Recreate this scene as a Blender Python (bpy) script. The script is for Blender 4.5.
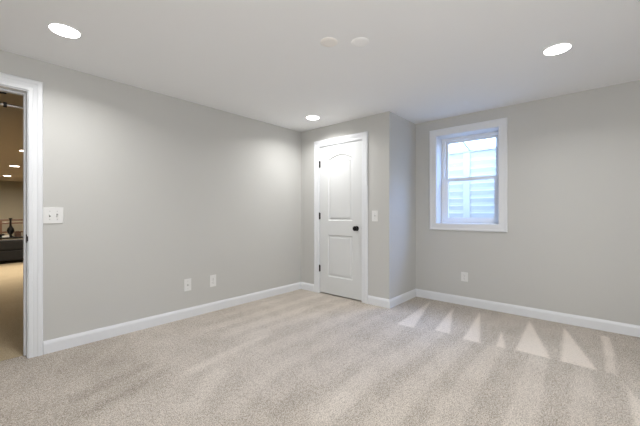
import bpy, bmesh, math, random
import numpy as np
from mathutils import Vector, Matrix
C = bpy.context.scene.collection
for o in list(bpy.data.objects): bpy.data.objects.remove(o)

# ------------------------------------------------------------------ camera, sky, exposure
F_PX = 315.0
TH = math.atan2(277, 315)
cam_d = bpy.data.cameras.new('camera'); cam = bpy.data.objects.new('camera', cam_d); C.objects.link(cam)
cam.location = (0, 0, 1.12); cam.rotation_euler = (math.pi/2, 0, TH - math.pi/2)
cam_d.sensor_width = 36; cam_d.lens = F_PX/640*36; cam_d.shift_y = 0.5/640; cam_d.clip_start = 0.02
bpy.context.scene.camera = cam
W = bpy.data.worlds.new('sky'); bpy.context.scene.world = W; W.use_nodes = True
bg = W.node_tree.nodes['Background']; bg.inputs[0].default_value = (0.42, 0.62, 1.0, 1); bg.inputs[1].default_value = 7.0
sun_d = bpy.data.lights.new('hazy_daylight', 'SUN'); sun_d.energy = 9.5; sun_d.angle = math.radians(50); sun_d.color = (.20, .40, 1)
sun = bpy.data.objects.new('hazy_daylight', sun_d); C.objects.link(sun); sun.location = (9, -3, 8)
sun.rotation_euler = Vector((.75, -.38, .90)).to_track_quat('Z', 'Y').to_euler()
vs = bpy.context.scene.view_settings
vs.view_transform = 'Standard'; vs.look = 'None'; vs.gamma = 1; vs.use_curve_mapping = False; vs.exposure = 0.32
LAMP = 8.6           # watts of each recessed lamp of the room
GLOW = 12.0           # emission of their lenses
LAMP_COL = (1.0, 0.995, 0.985)
LAMP_FAR = 56.0       # watts of the warm lamps of the adjoining room
LAMP_FAR_COL = (1.0, 0.90, 0.76)
# added unseen fill light behind the camera, brightens the ceiling like a bounced flash
fl_d = bpy.data.lights.new('bounce_fill', 'AREA'); fl_d.shape = 'DISK'; fl_d.size = .8; fl_d.energy = 48; fl_d.color = (1, 1, 1)
fl = bpy.data.objects.new('bounce_fill', fl_d); C.objects.link(fl); fl.location = (-.75, -1.1, 1.15)
fl.rotation_euler = Vector((-.66, -.64, -.76)).to_track_quat('Z', 'Y').to_euler()   # emits up and towards the room

# ------------------------------------------------------------------ dimensions (metres)
H = 2.33
YL = 3.31; XD = 3.34; YJ = 1.845; XR = 4.06; XN = -1.3; YN = -1.7
WT = 0.16             # partition thickness
YFAR = 16.4; AX0 = -2.5; AX1 = 4.2

# ------------------------------------------------------------------ materials
def srgb(r, g, b):
    f = lambda c: (c/12.92 if c <= .04045 else ((c+.055)/1.055)**2.4)
    return (f(r/255), f(g/255), f(b/255), 1)
def mat(name, col, rough=.5, metal=0, bump=None, var=None, emit=None):
    m = bpy.data.materials.new(name); m.use_nodes = True; nt = m.node_tree; p = nt.nodes['Principled BSDF']
    p.inputs['Base Color'].default_value = col; p.inputs['Roughness'].default_value = rough; p.inputs['Metallic'].default_value = metal
    tc = nt.nodes.new('ShaderNodeTexCoord')
    if bump:
        sc, st, di = bump
        n = nt.nodes.new('ShaderNodeTexNoise'); n.inputs['Scale'].default_value = sc; n.inputs['Detail'].default_value = 3
        b = nt.nodes.new('ShaderNodeBump'); b.inputs['Strength'].default_value = st; b.inputs['Distance'].default_value = di
        nt.links.new(tc.outputs['Object'], n.inputs['Vector']); nt.links.new(n.outputs['Fac'], b.inputs['Height']); nt.links.new(b.outputs[0], p.inputs['Normal'])
    if var:
        sc, amt = var
        n = nt.nodes.new('ShaderNodeTexNoise'); n.inputs['Scale'].default_value = sc; n.inputs['Detail'].default_value = 4
        r = nt.nodes.new('ShaderNodeMapRange'); r.inputs['To Min'].default_value = 1-amt; r.inputs['To Max'].default_value = 1+amt
        x = nt.nodes.new('ShaderNodeMix'); x.data_type = 'RGBA'; x.blend_type = 'MULTIPLY'; x.inputs['Factor'].default_value = 1
        x.inputs['A'].default_value = col
        nt.links.new(tc.outputs['Object'], n.inputs['Vector']); nt.links.new(n.outputs['Fac'], r.inputs['Value']); nt.links.new(r.outputs[0], x.inputs['B']); nt.links.new(x.outputs['Result'], p.inputs['Base Color'])
    if emit:
        p.inputs['Emission Color'].default_value = (*emit[0], 1); p.inputs['Emission Strength'].default_value = emit[1]
    return m
M_wall = mat('greige_wall_paint', (0.535, 0.532, 0.512, 1), .75, bump=(260, .06, .002), var=(3, .01))
M_ceil = mat('ceiling_paint', (0.875, 0.88, 0.885, 1), .9, bump=(180, .06, .002))
M_trim = mat('white_trim_paint', (0.73, 0.745, 0.77, 1), .38, bump=(60, .02, .001))
M_door = mat('white_door_paint', (0.66, 0.67, 0.67, 1), .42, bump=(150, .04, .001))
M_plate = mat('white_plate_plastic', (0.74, 0.74, 0.73, 1), .35)
M_slot = mat('dark_slot', (0.08, 0.08, 0.08, 1), .5)
M_screw = mat('plate_screw', (0.45, 0.45, 0.44, 1), .35)
M_black = mat('oil_rubbed_black_metal', (0.012, 0.012, 0.012, 1), .35, .6, var=(40, .3))
M_chrome = mat('brushed_chrome', (0.8, 0.8, 0.8, 1), .22, 1)
M_rubber = mat('black_rubber_grip', (0.015, 0.015, 0.015, 1), .8, bump=(300, .3, .002))
M_vinyl = mat('white_window_vinyl', (0.80, 0.82, 0.84, 1), .35)
M_well = mat('cream_composite_well', (0.74, 0.69, 0.62, 1), .55, var=(6, .05))
M_lens = mat('lit_lens', (0.9, 0.9, 0.88, 1), .5, emit=(LAMP_COL, GLOW))
M_lens_far = mat('lit_lens_warm', (0.9, 0.9, 0.88, 1), .5, emit=(LAMP_FAR_COL, 9.0))
M_ring = mat('white_lamp_trim', (0.85, 0.85, 0.84, 1), .4)
M_cover_w = mat('ivory_cover', (0.93, 0.90, 0.865, 1), .6)
M_cover_p = mat('painted_cover', (0.94, 0.94, 0.935, 1), .85, bump=(45, .5, .004))
M_farwall = mat('tan_wall_paint', (0.29, 0.265, 0.205, 1), .8, bump=(260, .06, .002))
M_farceil = mat('tan_ceiling_paint', (0.50, 0.42, 0.315, 1), .9)
M_sofa = mat('charcoal_upholstery', (0.012, 0.011, 0.010, 1), .9, bump=(200, .2, .003), var=(12, .3))
M_wood = mat('brown_wood', (0.11, 0.052, 0.026, 1), .45, var=(14, .35))
M_white = mat('off_white_paper', (0.75, 0.74, 0.7, 1), .7)
M_soil = mat('ground_soil', (0.35, 0.33, 0.28, 1), .95, bump=(30, .5, .02), var=(8, .3))
M_gravel = mat('well_gravel', (0.55, 0.54, 0.52, 1), .95, bump=(60, .8, .02), var=(40, .4))

def carpet(name, c_lo, c_hi, attr=True):
    m = bpy.data.materials.new(name); m.use_nodes = True; nt = m.node_tree; p = nt.nodes['Principled BSDF']; L = nt.links.new
    p.inputs['Roughness'].default_value = 1; p.inputs['Specular IOR Level'].default_value = 0.05
    tc = nt.nodes.new('ShaderNodeTexCoord')
    def noise(sc, det, rg=.6):
        n = nt.nodes.new('ShaderNodeTexNoise'); n.inputs['Scale'].default_value = sc; n.inputs['Detail'].default_value = det; n.inputs['Roughness'].default_value = rg
        L(tc.outputs['Object'], n.inputs['Vector']); return n.outputs['Fac']
    def math_(op, a, b=None):
        n = nt.nodes.new('ShaderNodeMath'); n.operation = op
        for i, v in enumerate((a, b)):
            if v is None: continue
            if isinstance(v, (int, float)): n.inputs[i].default_value = v
            else: L(v, n.inputs[i])
        return n.outputs[0]
    fine = noise(150, 2, .75); mid = noise(45, 3); big = noise(2.2, 3); patch = noise(9, 3)
    # tuft speckle + slow wear variation (+ vacuum nap direction)
    v = math_('ADD', math_('MULTIPLY', math_('SUBTRACT', fine, .5), 3.0), math_('MULTIPLY', math_('SUBTRACT', mid, .5), .8))
    v = math_('ADD', v, math_('MULTIPLY', math_('SUBTRACT', big, .5), .40))
    v = math_('ADD', v, math_('MULTIPLY', math_('SUBTRACT', patch, .5), .25))
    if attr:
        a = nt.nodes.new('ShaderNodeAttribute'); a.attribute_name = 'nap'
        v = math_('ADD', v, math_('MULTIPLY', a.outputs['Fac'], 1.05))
    v = math_('ADD', v, .5)
    mix = nt.nodes.new('ShaderNodeMix'); mix.data_type = 'RGBA'; mix.clamp_factor = True
    mix.inputs['A'].default_value = c_lo; mix.inputs['B'].default_value = c_hi
    L(v, mix.inputs['Factor']); L(mix.outputs['Result'], p.inputs['Base Color'])
    b = nt.nodes.new('ShaderNodeBump'); b.inputs['Strength'].default_value = .35; b.inputs['Distance'].default_value = .006
    L(math_('ADD', fine, mid), b.inputs['Height']); L(b.outputs[0], p.inputs['Normal'])
    return m
M_carpet = carpet('beige_cut_pile_carpet', (0.225, 0.195, 0.160, 1), (0.73, 0.665, 0.595, 1))
M_carpet_far = carpet('tan_cut_pile_carpet', (0.33, 0.265, 0.175, 1), (0.58, 0.485, 0.335, 1), False)

def glass_mat():
    m = bpy.data.materials.new('window_glass'); m.use_nodes = True; nt = m.node_tree; nt.nodes.clear()
    o = nt.nodes.new('ShaderNodeOutputMaterial'); mx = nt.nodes.new('ShaderNodeMixShader'); t = nt.nodes.new('ShaderNodeBsdfTransparent'); g = nt.nodes.new('ShaderNodeBsdfGlossy')
    g.inputs['Roughness'].default_value = 0.02; t.inputs[0].default_value = (.95, .97, .98, 1)
    f = nt.nodes.new('ShaderNodeFresnel'); f.inputs[0].default_value = 1.45
    ge = nt.nodes.new('ShaderNodeNewGeometry'); iv = nt.nodes.new('ShaderNodeMath'); iv.operation = 'SUBTRACT'; iv.inputs[0].default_value = 1
    mu = nt.nodes.new('ShaderNodeMath'); mu.operation = 'MULTIPLY'
    nt.links.new(ge.outputs['Backfacing'], iv.inputs[1]); nt.links.new(iv.outputs[0], mu.inputs[0]); nt.links.new(f.outputs[0], mu.inputs[1])
    nt.links.new(mu.outputs[0], mx.inputs[0]); nt.links.new(t.outputs[0], mx.inputs[1]); nt.links.new(g.outputs[0], mx.inputs[2]); nt.links.new(mx.outputs[0], o.inputs[0])
    return m
M_glass = glass_mat()

# ------------------------------------------------------------------ mesh helpers
def obj(name, bm, m, parent=None, smooth=False, world=True):
    me = bpy.data.meshes.new(name); bmesh.ops.recalc_face_normals(bm, faces=bm.faces); bm.to_mesh(me); bm.free()
    me.materials.append(m)
    if smooth:
        for p in me.polygons: p.use_smooth = True
        try: me.set_sharp_from_angle(angle=math.radians(35))
        except Exception: pass
    o = bpy.data.objects.new(name, me); C.objects.link(o)
    if parent:
        o.parent = parent
    return o
def empty(name, loc, rot=(0,0,0)):
    o = bpy.data.objects.new(name, None); C.objects.link(o); o.location = loc; o.rotation_euler = rot; o.empty_display_size = .05
    return o
def tag(o, label, cat, group=None):
    o['label'] = label; o['category'] = cat
    if group: o['group'] = group
    return o
def struct(o, label=None):
    o['kind'] = 'structure'
    if label: o['label'] = label
    return o
def box(bm, a, b, bev=0):
    r = bmesh.ops.create_cube(bm, size=1)
    a = Vector(a); b = Vector(b)
    for v in r['verts']:
        v.co = Vector([(a[i]+b[i])/2 + v.co[i]*(b[i]-a[i]) for i in range(3)])
    if bev:
        es = list({e for v in r['verts'] for e in v.link_edges})
        bmesh.ops.bevel(bm, geom=es, offset=bev, segments=2, affect='EDGES', profile=.6)
    return bm
def nb(): return bmesh.new()
def lathe(bm, prof, axis='Z', n=32, close=True):
    rings = []
    for r, z in prof:
        ring = []
        for k in range(n):
            a = 2*math.pi*k/n
            p = (r*math.cos(a), r*math.sin(a), z)
            if axis == 'X': p = (p[2], p[0], p[1])
            if axis == 'Y': p = (p[0], p[2], p[1])
            ring.append(bm.verts.new(p))
        rings.append(ring)
    for r0, r1 in zip(rings, rings[1:]):
        for k in range(n): bm.faces.new((r0[k], r0[(k+1) % n], r1[(k+1) % n], r1[k]))
    if close:
        bm.faces.new(rings[0]); bm.faces.new(rings[-1])
    return bm
def tube(bm, p0, p1, r, n=16):
    p0 = Vector(p0); p1 = Vector(p1); d = (p1-p0)
    q = d.to_track_quat('Z', 'Y')
    ra = [bm.verts.new(p0 + q @ Vector((r*math.cos(2*math.pi*k/n), r*math.sin(2*math.pi*k/n), 0))) for k in range(n)]
    rb = [bm.verts.new(v.co + d) for v in ra]
    for k in range(n): bm.faces.new((ra[k], ra[(k+1) % n], rb[(k+1) % n], rb[k]))
    bm.faces.new(ra); bm.faces.new(rb)
    return bm
def plate(outer, holes, fmap, w0, w1):
    """a slab with holes: 2D outlines (u, z), mapped by fmap(u, z, w) and thick from w0 to w1"""
    bm = nb(); sides = []
    for w in (w0, w1):
        loops = []
        es = []
        for lp in [outer] + holes:
            vs_ = [bm.verts.new(fmap(u, z, w)) for u, z in lp]
            for i in range(len(vs_)): es.append(bm.edges.new((vs_[i], vs_[(i+1) % len(vs_)])))
            loops.append(vs_)
        n = fmap(0, 0, 1); n0 = fmap(0, 0, 0)
        bmesh.ops.triangle_fill(bm, use_beauty=True, use_dissolve=False, edges=es, normal=Vector(n)-Vector(n0))
        sides.append(loops)
    for l0, l1 in zip(*sides):
        for i in range(len(l0)):
            j = (i+1) % len(l0)
            bm.faces.new((l0[i], l0[j], l1[j], l1[i]))
    return bm
def sweep_frame(paths, closed):
    """paths: one 3D polyline per profile point; skinned into a mitred moulding"""
    bm = nb()
    P = [[bm.verts.new(p) for p in path] for path in paths]
    for a, b in zip(P, P[1:]):
        n = len(a)
        for i in range(n if closed else n-1):
            j = (i+1) % n
            bm.faces.new((a[i], a[j], b[j], b[i]))
    if not closed:
        bm.faces.new([p[0] for p in P]); bm.faces.new([p[-1] for p in P])
    return bm
CASING = [(0, 0), (0, .010), (.004, .014), (.022, .014), (.026, .012), (.052, .0165), (.058, .0195), (.080, .0195), (.087, .014), (.088, 0)]
BASE_P = [(0, 0), (.014, 0), (.014, .078), (.011, .090), (.008, .097), (.006, .103), (0, .103)]   # (out from wall, up)

# ------------------------------------------------------------------ the room shell
# carpet floor with vacuum tracks as a nap attribute
def make_floor():
    st = .014
    xs = np.arange(XN, XR+.3, st); ys = np.arange(YN, YL+WT/2+st, st)
    nx, ny = len(xs), len(ys)
    X, Y = np.meshgrid(xs, ys, indexing='ij')
    nap = np.zeros_like(X)
    sm = lambda e, w=.018: 1/(1+np.exp(-np.clip(e/w*2.2, -30, 30)))
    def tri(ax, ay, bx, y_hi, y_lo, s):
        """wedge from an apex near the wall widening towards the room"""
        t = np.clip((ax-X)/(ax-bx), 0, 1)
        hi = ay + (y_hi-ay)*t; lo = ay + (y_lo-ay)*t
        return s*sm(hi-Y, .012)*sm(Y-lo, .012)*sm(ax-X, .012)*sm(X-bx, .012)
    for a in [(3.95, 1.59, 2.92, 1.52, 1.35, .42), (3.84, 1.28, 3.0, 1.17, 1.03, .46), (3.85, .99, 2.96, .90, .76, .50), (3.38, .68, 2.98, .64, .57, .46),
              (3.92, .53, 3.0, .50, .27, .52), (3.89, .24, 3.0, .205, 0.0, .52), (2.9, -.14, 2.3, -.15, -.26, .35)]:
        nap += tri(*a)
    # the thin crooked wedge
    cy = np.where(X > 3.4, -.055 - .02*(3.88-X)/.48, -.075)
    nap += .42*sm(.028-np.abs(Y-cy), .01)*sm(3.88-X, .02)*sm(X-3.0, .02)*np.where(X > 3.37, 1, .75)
    # strip by the right wall: nap leaning away
    nap -= .02*sm(X-3.0, .02)*sm(1.9-Y, .1)
    # stripes pulled across the room (along X), ending before the strip by the wall
    bands = [(1.56, 1.40, .16, 1.3), (1.22, 1.06, .20, 1.2), (.93, .79, .24, .9), (.70, .56, .30, 1.0), (.41, .27, .30, 1.2), (.13, .02, .28, 1.4), (-.16, -.24, .2, 1.5),
             (1.82, 1.72, .14, 1.5), (2.10, 1.96, .18, 1.7), (2.40, 2.30, .18, 1.6), (2.66, 2.54, .20, 1.5), (2.92, 2.80, .20, 1.6), (3.14, 3.04, .16, 1.7)]
    for hi, lo, s, x0 in bands:
        xe = 2.97 if hi < 1.6 else 3.30
        drift = .035*np.sin(X*1.3+hi*5)
        widen = .85 + .2*np.clip((2.97-X), 0, 2)
        mid = (hi+lo)/2 + drift*np.clip(3-X, 0, 1); hw = (hi-lo)/2*widen
        nap += .42*s*sm(hw-np.abs(Y-mid), .008)*sm(xe-X, .02)*sm(X-x0-.1*np.sin(hi*17), .08)
    for hi, lo, s, x0 in [(1.06, .95, .12, 1.2), (.80, .71, .12, 1.2), (.55, .42, .14, 1.3), (.26, .14, .14, 1.3), (1.95, 1.84, .10, 1.6), (2.52, 2.42, .10, 1.6), (2.78, 2.68, .10, 1.5), (2.26, 2.14, .10, 1.5)]:
        xe = 2.97 if hi < 1.6 else 3.30
        nap -= .22*s*sm((hi-lo)/2-np.abs(Y-(hi+lo)/2), .02)*sm(xe-X, .02)*sm(X-x0, .08)
    # sweeps nearer the camera, across the other way
    def streak(p, q, w, s):
        p = np.array(p); q = np.array(q); d = q-p; L = np.hypot(*d); d = d/L
        u = (X-p[0])*d[0]+(Y-p[1])*d[1]; v = -(X-p[0])*d[1]+(Y-p[1])*d[0]
        return s*sm(w-np.abs(v), .02)*sm(u, .05)*sm(L-u, .05)
    nap += streak((.95, 2.50), (.42, 2.36), .05, -.12)
    nap += streak((1.05, 2.33), (.36, 2.12), .03, -.09)
    nap += streak((1.0, 2.16), (1.9, 2.30), .04, .16)
    nap += streak((.85, 1.75), (1.25, 2.05), .06, .14)
    nap += streak((.95, 1.55), (1.45, 1.75), .07, .12)
    nap += streak((1.15, 1.30), (1.75, 1.50), .07, -.10)
    nap += streak((1.25, 1.1), (1.95, 1.22), .06, .12)
    nap -= .10*sm(.95-X, .1)*sm(Y-2.1, .1)
    me = bpy.data.meshes.new('floor')
    verts = np.stack([X.ravel(), Y.ravel(), np.zeros(nx*ny)], 1)
    i = np.arange(nx*ny).reshape(nx, ny)
    faces = np.stack([i[:-1, :-1].ravel(), i[1:, :-1].ravel(), i[1:, 1:].ravel(), i[:-1, 1:].ravel()], 1)
    me.from_pydata(verts.tolist(), [], faces.tolist())
    at = me.attributes.new('nap', 'FLOAT', 'POINT'); at.data.foreach_set('value', nap.ravel().astype(np.float32))
    me.materials.append(M_carpet)
    o = bpy.data.objects.new('floor', me); C.objects.link(o); struct(o)
make_floor()
struct(obj('floor_adjoining', box(nb(), (AX0, YL+WT/2+.012, -.05), (AX1, YFAR+.1, 0)), M_carpet_far))
struct(obj('subfloor', box(nb(), (XN-.2, YN-.2, -.12), (XR+.3, YL+WT/2+.01, -.012)), M_farwall))
struct(obj('ceiling', box(nb(), (XN-.2, YN-.2, H), (XR+.3, YL+WT/2, H+.25)), M_ceil))
struct(obj('ceiling_adjoining', box(nb(), (AX0-.1, YL+WT/2, H), (AX1+.1, YFAR+.1, H+.25)), M_farceil))

DO_X0, DO_X1, DO_Z = -.50, .352, 2.08      # rough opening of the doorway in the left wall
LW = [(AX0, 0), (DO_X0, 0), (DO_X0, DO_Z), (DO_X1, DO_Z), (DO_X1, 0), (XR+.3, 0), (XR+.3, H), (AX0, H)]
struct(obj('wall_left', plate(LW, [], lambda u, z, w: (u, w, z), YL, YL+WT), M_wall))
# closet: wall with the door, and the return wall beside it
SD0, SD1, SDZ = 2.218, 2.958, 2.063        # rough opening of the closet door
EW = [(YJ, 0), (SD0, 0), (SD0, SDZ), (SD1, SDZ), (SD1, 0), (YL, 0), (YL, H), (YJ, H)]
struct(obj('wall_closet', plate(EW, [], lambda u, z, w: (w, u, z), XD, XD+.115), M_wall))
struct(obj('wall_return', box(nb(), (XD+.115, YJ, 0), (XR, YJ+.115, H)), M_wall))
# thick outside wall with the window recess
WY0, WY1, WZ0, WZ1 = .845, 1.562, .995, 2.113
XO = XR + .30
struct(obj('wall_right', plate([(YN-.1, 0), (YL, 0), (YL, H), (YN-.1, H)], [[(WY0-.012, WZ0-.012), (WY1+.012, WZ0-.012), (WY1+.012, WZ1+.012), (WY0-.012, WZ1+.012)]],
           lambda u, z, w: (w, u, z), XR, XO), M_wall))
struct(obj('wall_near', box(nb(), (XN-.1, YN-.1, 0), (XR, YN, H)), M_wall))
struct(obj('wall_behind', box(nb(), (XN-.1, YN, 0), (XN, YL, H)), M_wall))
struct(obj('wall_adjoining_far', box(nb(), (AX0-.1, YFAR, 0), (AX1+.1, YFAR+.1, H)), M_farwall))
struct(obj('wall_adjoining_near', box(nb(), (AX0-.1, YL+WT, 0), (AX0, YFAR, H)), M_farwall))
struct(obj('wall_adjoining_side', box(nb(), (AX1, YL+WT, 0), (AX1+.1, YFAR, H)), M_farwall))

# baseboards
def baseboard(name, pts, nrm, m=M_trim):
    """pts: polyline on the wall line; nrm: inward offset direction per point"""
    paths = [[(p[0]+n[0]*o, p[1]+n[1]*o, z) for p, n in zip(pts, nrm)] for o, z in BASE_P]
    paths.append(paths[0])
    return struct(obj(name, sweep_frame(paths, False), m))
baseboard('baseboard_left', [(.428, YL), (XD, YL)], [(0, -1), (-1, -1)])
baseboard('baseboard_closet_left', [(XD, YL), (XD, 3.042)], [(-1, -1), (-1, 0)])
baseboard('baseboard_closet_right', [(XD, 2.138), (XD, YJ)], [(-1, 0), (-1, -1)])
baseboard('baseboard_return', [(XD, YJ), (XR, YJ)], [(-1, -1), (-1, -1)])
baseboard('baseboard_right', [(XR, YJ), (XR, YN)], [(-1, -1), (-1, 1)])
baseboard('baseboard_near', [(XR, YN), (XN, YN)], [(-1, 1), (1, 1)])
baseboard('baseboard_behind', [(XN, YN), (XN, YL)], [(1, 1), (1, -1)])
baseboard('baseboard_left_of_doorway', [(XN, YL), (-.58, YL)], [(1, -1), (0, -1)])

# doorway in the left wall: casing + jamb with stop + strike plate
def u_casing(a, b, top, fm, prof=CASING, z0=0):
    paths = [[fm(a-o, z0, t), fm(a-o, top+o, t), fm(b+o, top+o, t), fm(b+o, z0, t)] for o, t in prof]
    paths.append(paths[0])
    return sweep_frame(paths, False)
struct(obj('trim_1', u_casing(-.484+-.006, .338, 2.072, lambda u, z, t: (u, YL-t, z)), M_trim), 'white casing around the open doorway')
struct(obj('trim_2', u_casing(-.484+-.006, .338, 2.072, lambda u, z, t: (u, YL+WT+t, z)), M_trim))
jamb = plate([(-.499, 0), (-.484, 0), (-.484, 2.066), (.334, 2.066), (.334, 0), (.351, 0), (.351, 2.079), (-.499, 2.079)], [], lambda u, z, w: (u, w, z), YL-.001, YL+WT+.001)
jo = struct(obj('trim_3', jamb, M_trim), 'white jamb lining the open doorway')
stop = plate([(-.484, 0), (-.472, 0), (-.472, 2.054), (.322, 2.054), (.322, 0), (.334, 0), (.334, 2.066), (-.484, 2.066)], [], lambda u, z, w: (u, w, z), YL+.075, YL+.115)
obj('door_stop', stop, M_trim, jo)
bm = box(nb(), (.3315, YL+.001, .893), (.3345, YL+.055, .957), .0012); box(bm, (.3315, YL-.0135, .905), (.3385, YL+.002, .945), .003); box(bm, (.3305, YL+.020, .91), (.332, YL+.04, .94))
sp = obj('strike_plate', bm, M_black, jo); sp['label'] = 'black strike plate on the jamb'

# closet door casing, jamb
struct(obj('trim_4', u_casing(2.228, 2.952, 2.057, lambda u, z, t: (XD-t, u, z)), M_trim), 'white casing around the closed closet door')
struct(obj('trim_5', plate([(2.2185, 0), (2.2325, 0), (2.2325, 2.0495), (2.9455, 2.0495), (2.9455, 0), (2.9575, 0), (2.9575, 2.0625), (2.2185, 2.0625)], [], lambda u, z, w: (w, u, z), XD-.001, XD+.114), M_trim))

# closet door: moulded two-panel arch-top slab
def make_door():
    d = struct(empty('door_1', (XD, 2.588, 0)), 'white arched two-panel closet door with black knob and hinges')
    y0, y1, z0, z1 = 2.236-2.588, 2.942-2.588, .016, 2.046
    xf, xb = .004, .039                    # front face just inside the jamb edge
    def arch(a, b, zb, zs, zp, n=28):
        pts = [(a, zb), (b, zb), (b, zs)]
        # shallow cathedral arch: circular arc
        w = (b-a)/2; s = zp-zs; R = (w*w+s*s)/(2*s); c = (a+b)/2
        for k in range(1, n):
            y = b-(b-a)*k/n
            pts.append((y, zp-R+math.sqrt(R*R-(y-c)**2)))
        pts.append((a, zs)); return pts
    A = 2.588
    P1 = arch(2.386-A, 2.792-A, 1.022, 1.850, 1.915)
    P2 = [(2.380-A, .252), (2.796-A, .252), (2.796-A, .828), (2.380-A, .828)]
    def inset(lp, o):
        n = len(lp); out = []
        for i in range(n):
            p0, p1, p2 = (Vector(lp[(i+k-1) % n]) for k in range(3))
            d1 = (p1-p0).normalized(); d2 = (p2-p1).normalized()
            n1 = Vector((-d1.y, d1.x)); n2 = Vector((-d2.y, d2.x)); m = (n1+n2); m = m/ (m.length_squared/2) if m.length_squared > 1e-6 else n1
            out.append(tuple(p1+m*o))
        return out
    bm = nb()
    def loop(lp, x): return [bm.verts.new((x, u, z)) for u, z in lp]
    rect = [(y0, z0), (y1, z0), (y1, z1), (y0, z1)]
    rb = loop(rect, xf); es = [bm.edges.new((rb[i], rb[(i+1) % 4])) for i in range(4)]
    for lp in (P1, P2):
        prev = loop(lp, xf)
        es += [bm.edges.new((prev[i], prev[(i+1) % len(prev)])) for i in range(len(prev))]
        for o, dep in ((.005, .005), (.013, .0115), (.024, .0115), (.034, .006), (.046, .0025)):
            cur = loop(inset(lp, o), xf+dep)
            for i in range(len(cur)):
                j = (i+1) % len(cur); bm.faces.new((prev[i], prev[j], cur[j], cur[i]))
            prev = cur
        bm.faces.new(prev)
    bmesh.ops.triangle_fill(bm, use_beauty=True, edges=es, normal=Vector((-1, 0, 0)))
    bk = loop(rect, xb)
    for i in range(4):
        j = (i+1) % 4; bm.faces.new((rb[i], rb[j], bk[j], bk[i]))
    bm.faces.new(bk)
    obj('slab', bm, M_door, d)
    for z in (1.813, 1.085, .349):
        bm = tube(nb(), (-.004, 2.944-A, z-.045), (-.004, 2.944-A, z+.045), .0075)
        tube(bm, (-.004, 2.944-A, z-.05), (-.004, 2.944-A, z+.05), .0045)
        box(bm, (-.0005, 2.930-A, z-.044), (.0038, 2.944-A, z+.044))
        h = obj('hinge', bm, M_black, d, True); h['label'] = 'black door hinge'
    prof = [(.0, .0), (.032, .0), (.033, -.003), (.030, -.008), (.015, -.011), (.013, -.018), (.020, -.023), (.029, -.031), (.0325, -.041), (.031, -.050), (.024, -.057), (.012, -.060), (.0005, -.0605)]
    bm = nb(); lathe(bm, [(max(r, .0005), z) for r, z in prof], 'X', 32)
    for v in bm.verts: v.co += Vector((xf, 2.312-A, .928))
    k = obj('knob', bm, M_black, d, True); k['label'] = 'black round door knob'
    bm = box(nb(), (xf-.001, y0-.0005, .90), (xf+.02, y0+.0015, .957)); obj('latch_plate', bm, M_black, d)
make_door()

# window: casing, recess lining, vinyl single-hung unit
def loop4(a, b, c, d_, fm): return [fm(a, c), fm(b, c), fm(b, d_), fm(a, d_)]
paths = [loop4(WY0-o, WY1+o, WZ0-o, WZ1+o, lambda u, z: (XR-t, u, z)) for o, t in [(p[0]-.0, p[1]) for p in [(0, 0), (0, .012), (.004, .016), (.060, .018), (.066, .021), (.080, .021), (.087, .016), (.088, 0)]]]
paths.append(paths[0])
struct(obj('trim_6', sweep_frame(paths, True), M_trim), 'white picture-frame casing around the window')
lin = plate([(WY0-.011, WZ0-.011), (WY1+.011, WZ0-.011), (WY1+.011, WZ1+.011), (WY0-.011, WZ1+.011)], [[(WY0+.003, WZ0+.003), (WY1-.003, WZ0+.003), (WY1-.003, WZ1-.003), (WY0+.003, WZ1-.003)]], lambda u, z, w: (w, u, z), XR-.002, XO-.005)
struct(obj('trim_7', lin, M_trim), 'white lining of the deep window recess')
def rect_frame(a, b, c, d_, wl, wr, wb, wt, x0, x1, bev=.004):
    bm = plate([(a, c), (b, c), (b, d_), (a, d_)], [[(a+wl, c+wb), (b-wr, c+wb), (b-wr, d_-wt), (a+wl, d_-wt)]], lambda u, z, w: (w, u, z), x0, x1)
    bmesh.ops.recalc_face_normals(bm, faces=bm.faces)
    es = [e for e in bm.edges if len(e.link_faces) == 2 and e.calc_face_angle(0) > .5]
    bmesh.ops.bevel(bm, geom=es, offset=bev, segments=2, affect='EDGES')
    return bm
XW = 4.235
wn = struct(empty('window_1', (0, 0, 0)), 'white single-hung window set in a deep recess')
a, b, c, d_ = WY0+.004, WY1-.004, WZ0+.004, WZ1-.004
obj('frame', rect_frame(a, b, c, d_, .040, .040, .030, .036, XW, XW+.085), M_vinyl, wn)
obj('upper_sash', rect_frame(a+.036, b-.036, 1.548, d_-.032, .036, .036, .030, .032, XW+.040, XW+.072, .003), M_vinyl, wn)
obj('lower_sash', rect_frame(a+.036, b-.036, c+.026, 1.578, .046, .046, .042, .038, XW+.006, XW+.038, .003), M_vinyl, wn)
g = obj('pane', box(nb(), (XW+.054, a+.066, 1.572), (XW+.058, b-.066, d_-.058)), M_glass, wn)
g = obj('pane', box(nb(), (XW+.020, a+.076, c+.062), (XW+.024, b-.076, 1.545)), M_glass, wn)
bm = box(nb(), (XW-.006, 1.17, 1.572), (XW+.03, 1.235, 1.583), .003); box(bm, (XW-.010, 1.195, 1.580), (XW+.004, 1.21, 1.592), .003)
obj('sash_lock', bm, M_vinyl, wn)

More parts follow.
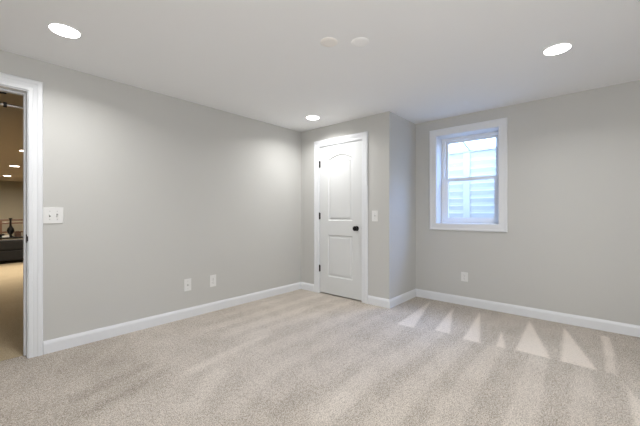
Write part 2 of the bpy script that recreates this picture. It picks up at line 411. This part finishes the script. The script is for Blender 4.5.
# outside: window well, its cover bars, soil
GY0, GY1, GX = .30, 2.15, 5.20
def well():
    path = [(XO, GY1, 0, 1), (GX-.25, GY1, 0, 1), (GX, GY1-.25, .7, .7), (GX, GY0+.25, .7, -.7), (GX-.25, GY0, 0, -1), (XO, GY0, 0, -1)]
    path = []
    path.append((XO+.002, GY1)); 
    for k in range(13):
        t = math.pi/2*(1-k/12); path.append((GX-.16+.16*math.cos(t), GY1-.16+.16*math.sin(t)))
    for k in range(13):
        t = -math.pi/2*k/12; path.append((GX-.16+.16*math.cos(t), GY0+.16+.16*math.sin(t)))
    path.append((XO+.002, GY0))
    cx, cy = GX-.4, (GY0+GY1)/2
    prof = []
    z = .55; p = .115
    while z < 1.94:
        prof += [(0, z), (.010, z+.010), (.012, z+.05), (.002, z+p-.012)]
        z += p
    prof += [(0, 2.07), (-.035, 2.075), (-.035, 2.085), (.03, 2.085)]
    prof = prof + [(.05, 2.08), (.05, .55)]
    nrm = []
    n = len(path)
    for i in range(n):
        p0 = Vector(path[max(i-1, 0)]); p1 = Vector(path[min(i+1, n-1)]); t = (p1-p0).normalized(); nn = Vector((-t.y, t.x))
        nrm.append(nn)   # outward
    paths = [[(path[i][0]+nrm[i].x*o, path[i][1]+nrm[i].y*o, z) for i in range(n)] for o, z in prof]
    paths.append(paths[0])
    return sweep_frame(paths, False)
ww = obj('window_well', well(), M_well)
tag(ww, 'white ribbed window well wall seen outside through the panes', 'window well')
for y, hw in ((1.525, .05), (1.09, .028)):
    bm = nb()
    box(bm, (GX-.020, y-hw, .56), (GX-.002, y+hw, 2.07), .004)
    obj('upright_rib', bm, M_well, ww)
bm = nb(); box(bm, (XO+.004, GY0+.05, .80), (GX-.01, GY1-.05, .86)); struct(obj('well_gravel_bed', bm, M_gravel))
wc = tag(empty('well_cover', (GX, 1.48, 2.085)), 'grey frame bars of the window well cover against bright sky', 'well cover')
M_bar = mat('galvanised_bar', (0.42, 0.45, 0.50, 1), .5, .3)
for y in (1.48, .60):
    obj('bar', tube(nb(), (.01, y-1.48, 0.014), (XO+.03-GX, y-1.48, .19), .013), M_bar, wc)
obj('front_rail', tube(nb(), (.01, GY0+.03-1.48, .014), (.01, GY1-.03-1.48, .014), .012), M_bar, wc)
obj('house_rail', tube(nb(), (XO+.02-GX, GY0+.03-1.48, .195), (XO+.02-GX, GY1-.03-1.48, .195), .012), M_bar, wc)
struct(obj('ground', plate([(XO, -3), (12, -3), (12, 6), (XO, 6), (XO, GY1+.06), (GX+.06, GY1+.06), (GX+.06, GY0-.06), (XO, GY0-.06)], [], lambda u, z, w: (u, z, w), 1.95, 2.04), M_soil))

# ------------------------------------------------------------------ recessed lamps
def lamp(x, y, label, group, lens=M_lens, rad=.086, watts=LAMP, col=LAMP_COL, spread=150):
    t = tag(empty('recessed_light', (x, y, H)), label, 'ceiling light', group)
    s = rad/.086
    bm = lathe(nb(), [(.086*s, 0), (.0855*s, -.004), (.0835*s, -.006), (.081*s, -.0065), (.0795*s, -.005), (.0795*s, 0)], 'Z', 40, False)
    obj('trim_ring', bm, M_ring, t, True)
    bm = lathe(nb(), [(.079*s, -.003), (.078*s, -.0065), (.064*s, -.0095), (.035*s, -.011), (.001, -.0115)], 'Z', 40)
    obj('lens', bm, lens, t, True)
    ld = bpy.data.lights.new('lamp_light', 'AREA'); ld.shape = 'DISK'; ld.size = .14*s; ld.spread = math.radians(spread); ld.energy = watts; ld.color = col
    lo = bpy.data.objects.new('lamp_light', ld); C.objects.link(lo); lo.parent = t; lo.location = (0, 0, -.0125)
    return t
lamp(.45, 2.64, 'lit round recessed light above the open doorway', 'recessed lights in the room ceiling')
lamp(2.89, .22, 'lit round recessed light on the window side of the ceiling', 'recessed lights in the room ceiling')
lamp(2.92, 2.69, 'small lit round recessed light near the closet door', 'recessed lights in the room ceiling')
lamp(.45, .22, 'lit round recessed light over the camera end of the room', 'recessed lights in the room ceiling')
far = [((.82, 8.30), 'warm recessed light beyond the doorway, highest in view and cut by the jamb'), ((.887, 11.14), 'warm recessed light beyond the doorway, middle one of the row'),
       ((.955, 14.18), 'warm recessed light beyond the doorway, lowest one by the far wall')]
for (x, y), lb in far: lamp(x, y, lb, 'recessed lights in the adjoining room', M_lens_far, .10, LAMP_FAR, LAMP_FAR_COL, 170)

# ceiling cover plates
def cover(x, y, label, m, r):
    t = obj('ceiling_cover', lathe(nb(), [(r, 0), (r, -.003), (r-.006, -.006), (r*.55, -.0075), (.001, -.008)], 'Z', 40), m, None, True)
    t.location = (x, y, H); tag(t, label, 'ceiling cover', 'round blank covers on the ceiling')
cover(1.711, 1.42, 'smooth ivory round blank cover on the ceiling, one nearer the open doorway', M_cover_w, .062)
cover(1.856, 1.256, 'rough painted round blank cover on the ceiling, one nearer the window', M_cover_p, .062)

# ------------------------------------------------------------------ wall plates (local: x right along wall, -y out of the wall, z up)
def wall_plate(name, loc, rz, w, h, label, cat, group=None):
    t = tag(empty(name, loc, (0, 0, rz)), label, cat, group)
    obj('cover_plate', box(nb(), (-w/2, -.006, -h/2), (w/2, 0, h/2), .0025), M_plate, t)
    return t
def screw(t, x, z):
    bm = tube(nb(), (x, -.0055, z), (x, -.0072, z), .0035, 12); box(bm, (x-.003, -.0076, z-.0004), (x+.003, -.0071, z+.0004))
    obj('screw', bm, M_screw, t)
def toggle(t, x, up=True):
    bm = box(nb(), (x-.005, -.0065, -.012), (x+.005, -.0058, .012)); obj('slot', bm, M_slot, t)
    bm = nb(); box(bm, (x-.0042, -.020, -.006), (x+.0042, -.004, .006), .0015)
    bmesh.ops.rotate(bm, verts=bm.verts, cent=(x, -.004, 0), matrix=Matrix.Rotation(math.radians(-28 if up else 28), 3, 'X'))
    obj('toggle', bm, M_plate, t)
RZ_L, RZ_R = 0, -math.pi/2   # left wall faces -Y; end walls face -X
t = wall_plate('light_switch', (.4905, YL, 1.105), RZ_L, .128, .130, 'white double toggle switch plate beside the open doorway casing', 'light switch')
for x in (-.023, .023):
    toggle(t, x, x < 0)
    for z in (-.033, .033): screw(t, x, z)
t = wall_plate('light_switch', (XD, 2.04, 1.090), RZ_R, .084, .132, 'white single switch plate right of the closet door', 'light switch')
toggle(t, 0, False)
for z in (-.033, .033): screw(t, 0, z)
t = wall_plate('cable_outlet', (1.605, YL, .352), RZ_L, .078, .130, 'white cable plate with one centre jack, low on the long grey wall', 'wall outlet')
bm = tube(nb(), (0, -.004, 0), (0, -.009, 0), .008, 6); tube(bm, (0, -.008, 0), (0, -.018, 0), .0048, 16)
obj('jack', bm, M_screw, t)
for z in (-.042, .042): screw(t, 0, z)
def duplex(t):
    screw(t, 0, 0)
    for z in (-.0195, .0195):
        bm = lathe(nb(), [(.0165, -.0055), (.0165, -.0075), (.0155, -.0085), (.001, -.0085)], 'Y', 28)
        for v in bm.verts: v.co.z = max(-.0135, min(.0135, v.co.z)) + z
        r = obj('receptacle', bm, M_plate, t)
        bm = nb()
        for x, hh in ((-.0063, .0045), (.0063, .0035)): box(bm, (x-.0011, -.0089, z+.002-hh+.002), (x+.0011, -.0083, z+.002+hh+.002))
        tube(bm, (0, -.0083, z-.007), (0, -.0089, z-.007), .0026, 10)
        obj('slots', bm, M_slot, r)
t = wall_plate('power_outlet', (1.902, YL, .348), RZ_L, .078, .132, 'white duplex outlet next to the cable plate, nearer the closet', 'wall outlet'); duplex(t)
t = wall_plate('power_outlet', (XR, 1.216, .346), RZ_R, .078, .112, 'white duplex outlet on the wall under the window', 'wall outlet'); duplex(t)

# ------------------------------------------------------------------ beyond the doorway
YB = YL + WT + .15
pb = tag(empty('pull_up_bar', (0, YB, 2.006)), 'chrome pull-up bar with black collar just beyond the doorway', 'pull-up bar')
obj('bar', tube(nb(), (-.55, 0, 0), (.42, 0, 0), .0125), M_chrome, pb, True)
bm = tube(nb(), (.222, 0, 0), (.243, 0, 0), .021); tube(bm, (.160, 0, 0), (.205, 0, 0), .018); obj('collar', bm, M_rubber, pb, True)
for x in (.415, -.545):
    bm = box(nb(), (x-.02, -.149, -.05), (x+.02, -.139, .05), .003); box(bm, (x-.012, -.145, -.016), (x+.012, .014, .016), .003)
    obj('bracket', bm, M_black, pb)
bm = tube(nb(), (.240, 0, .096), (-.10, 0, .066), .008); tube(bm, (-.10, 0, .066), (-.10, 0, 0), .008); obj('handle', bm, M_rubber, pb, True)

# dark low sofa seen end to end through the doorway
def sofa():
    t = tag(empty('sofa', (.95, 9.8, 0)), 'low charcoal sofa back on tan carpet in the adjoining room', 'sofa')
    obj('base', box(nb(), (-1.0, 0, .07), (1.0, .85, .30), .03), M_sofa, t)
    obj('back', box(nb(), (-1.0, 0, .30), (1.0, .22, .53), .05), M_sofa, t)
    for x in (-1.0, .82): obj('arm', box(nb(), (x, .2, .30), (x+.18, .85, .46), .04), M_sofa, t)
    for x in (-.80, .01): obj('seat_cushion', box(nb(), (x, .22, .30), (x+.79, .84, .42), .04), M_sofa, t)
    for x in (-.93, .93):
        for y in (.08, .77): obj('foot', box(nb(), (x-.03, y-.03, 0), (x+.03, y+.03, .07)), M_wood, t)
sofa()
# console table behind the sofa and what stands on it
TY = 10.95; TZ = .53
t = tag(empty('console_table', (1.0, TY, 0)), 'dark console table behind the charcoal sofa', 'table')
obj('tabletop', box(nb(), (-.8, 0, TZ-.04), (.8, .40, TZ), .006), M_sofa, t)
for x in (-.76, .76):
    for y in (.04, .36): obj('leg', box(nb(), (x-.025, y-.025, 0), (x+.025, y+.025, TZ-.04)), M_sofa, t)
def px_x(px, Y):     # x on the plane at depth Y where a point of the photograph lies
    r = (px-320)/F_PX; dx = math.cos(TH)+math.sin(TH)*r; dy = math.sin(TH)-math.cos(TH)*r
    return dx/dy*Y
vx = px_x(10.6, TY+.2)
v = obj('vase', lathe(nb(), [(.045, 0), (.05, .012), (.028, .03), (.026, .06), (.055, .10), (.070, .16), (.064, .21), (.035, .25), (.022, .29), (.019, .38), (.022, .43), (.040, .475), (.034, .475), (.001, .44)], 'Z', 32), M_black, None, True)
v.location = (vx, TY+.2, TZ); tag(v, 'black long-necked vase on the console table', 'vase')
x0 = px_x(14.6, TY+.2); x1 = px_x(20.5, TY+.2)
cr = tag(empty('wooden_crate', ((x0+x1)/2, TY+.2, TZ)), 'brown slatted wooden crate right of the black vase', 'crate')
hw = (x1-x0)/2
obj('bottom', box(nb(), (-hw, -.12, 0), (hw, .12, .015)), M_wood, cr)
for y in (-.12, .105):
    for z in (.02, .085): obj('slat', box(nb(), (-hw, y, z), (hw, y+.015, z+.055), .002), M_wood, cr)
for x in (-hw, hw-.02): obj('end', box(nb(), (x, -.105, .015), (x+.02, .105, .14), .002), M_wood, cr)
bk = obj('book', box(nb(), (-.06, -.08, 0), (.06, .08, .035), .004), M_white, None)
bk.location = (px_x(5.6, TY+.09), TY+.09, TZ); tag(bk, 'white closed book lying left of the black vase', 'book')
bw = obj('bowl', lathe(nb(), [(.03, 0), (.06, .004), (.09, .04), (.10, .075), (.092, .075), (.08, .035), (.001, .015)], 'Z', 28), M_black, None, True)
bw.location = (px_x(-0.6, TY+.26), TY+.27, TZ); tag(bw, 'small dark bowl at the console table end by the frame edge', 'bowl')
# wooden railing further back
RY = 12.6
rl = tag(empty('wooden_railing', (1.0, RY, 0)), 'brown wooden railing with two rails in front of the far wall', 'railing')
for z in (.935, .845, .59): obj('rail', box(nb(), (-2.2, -.03, z-.021), (2.2, .03, z+.021), .006), M_wood, rl)
for x in (px_x(0.2, RY)-1.0, -1.6, 1.2): obj('post', box(nb(), (x-.035, -.045, 0), (x+.035, .045, .93), .006), M_wood, rl)
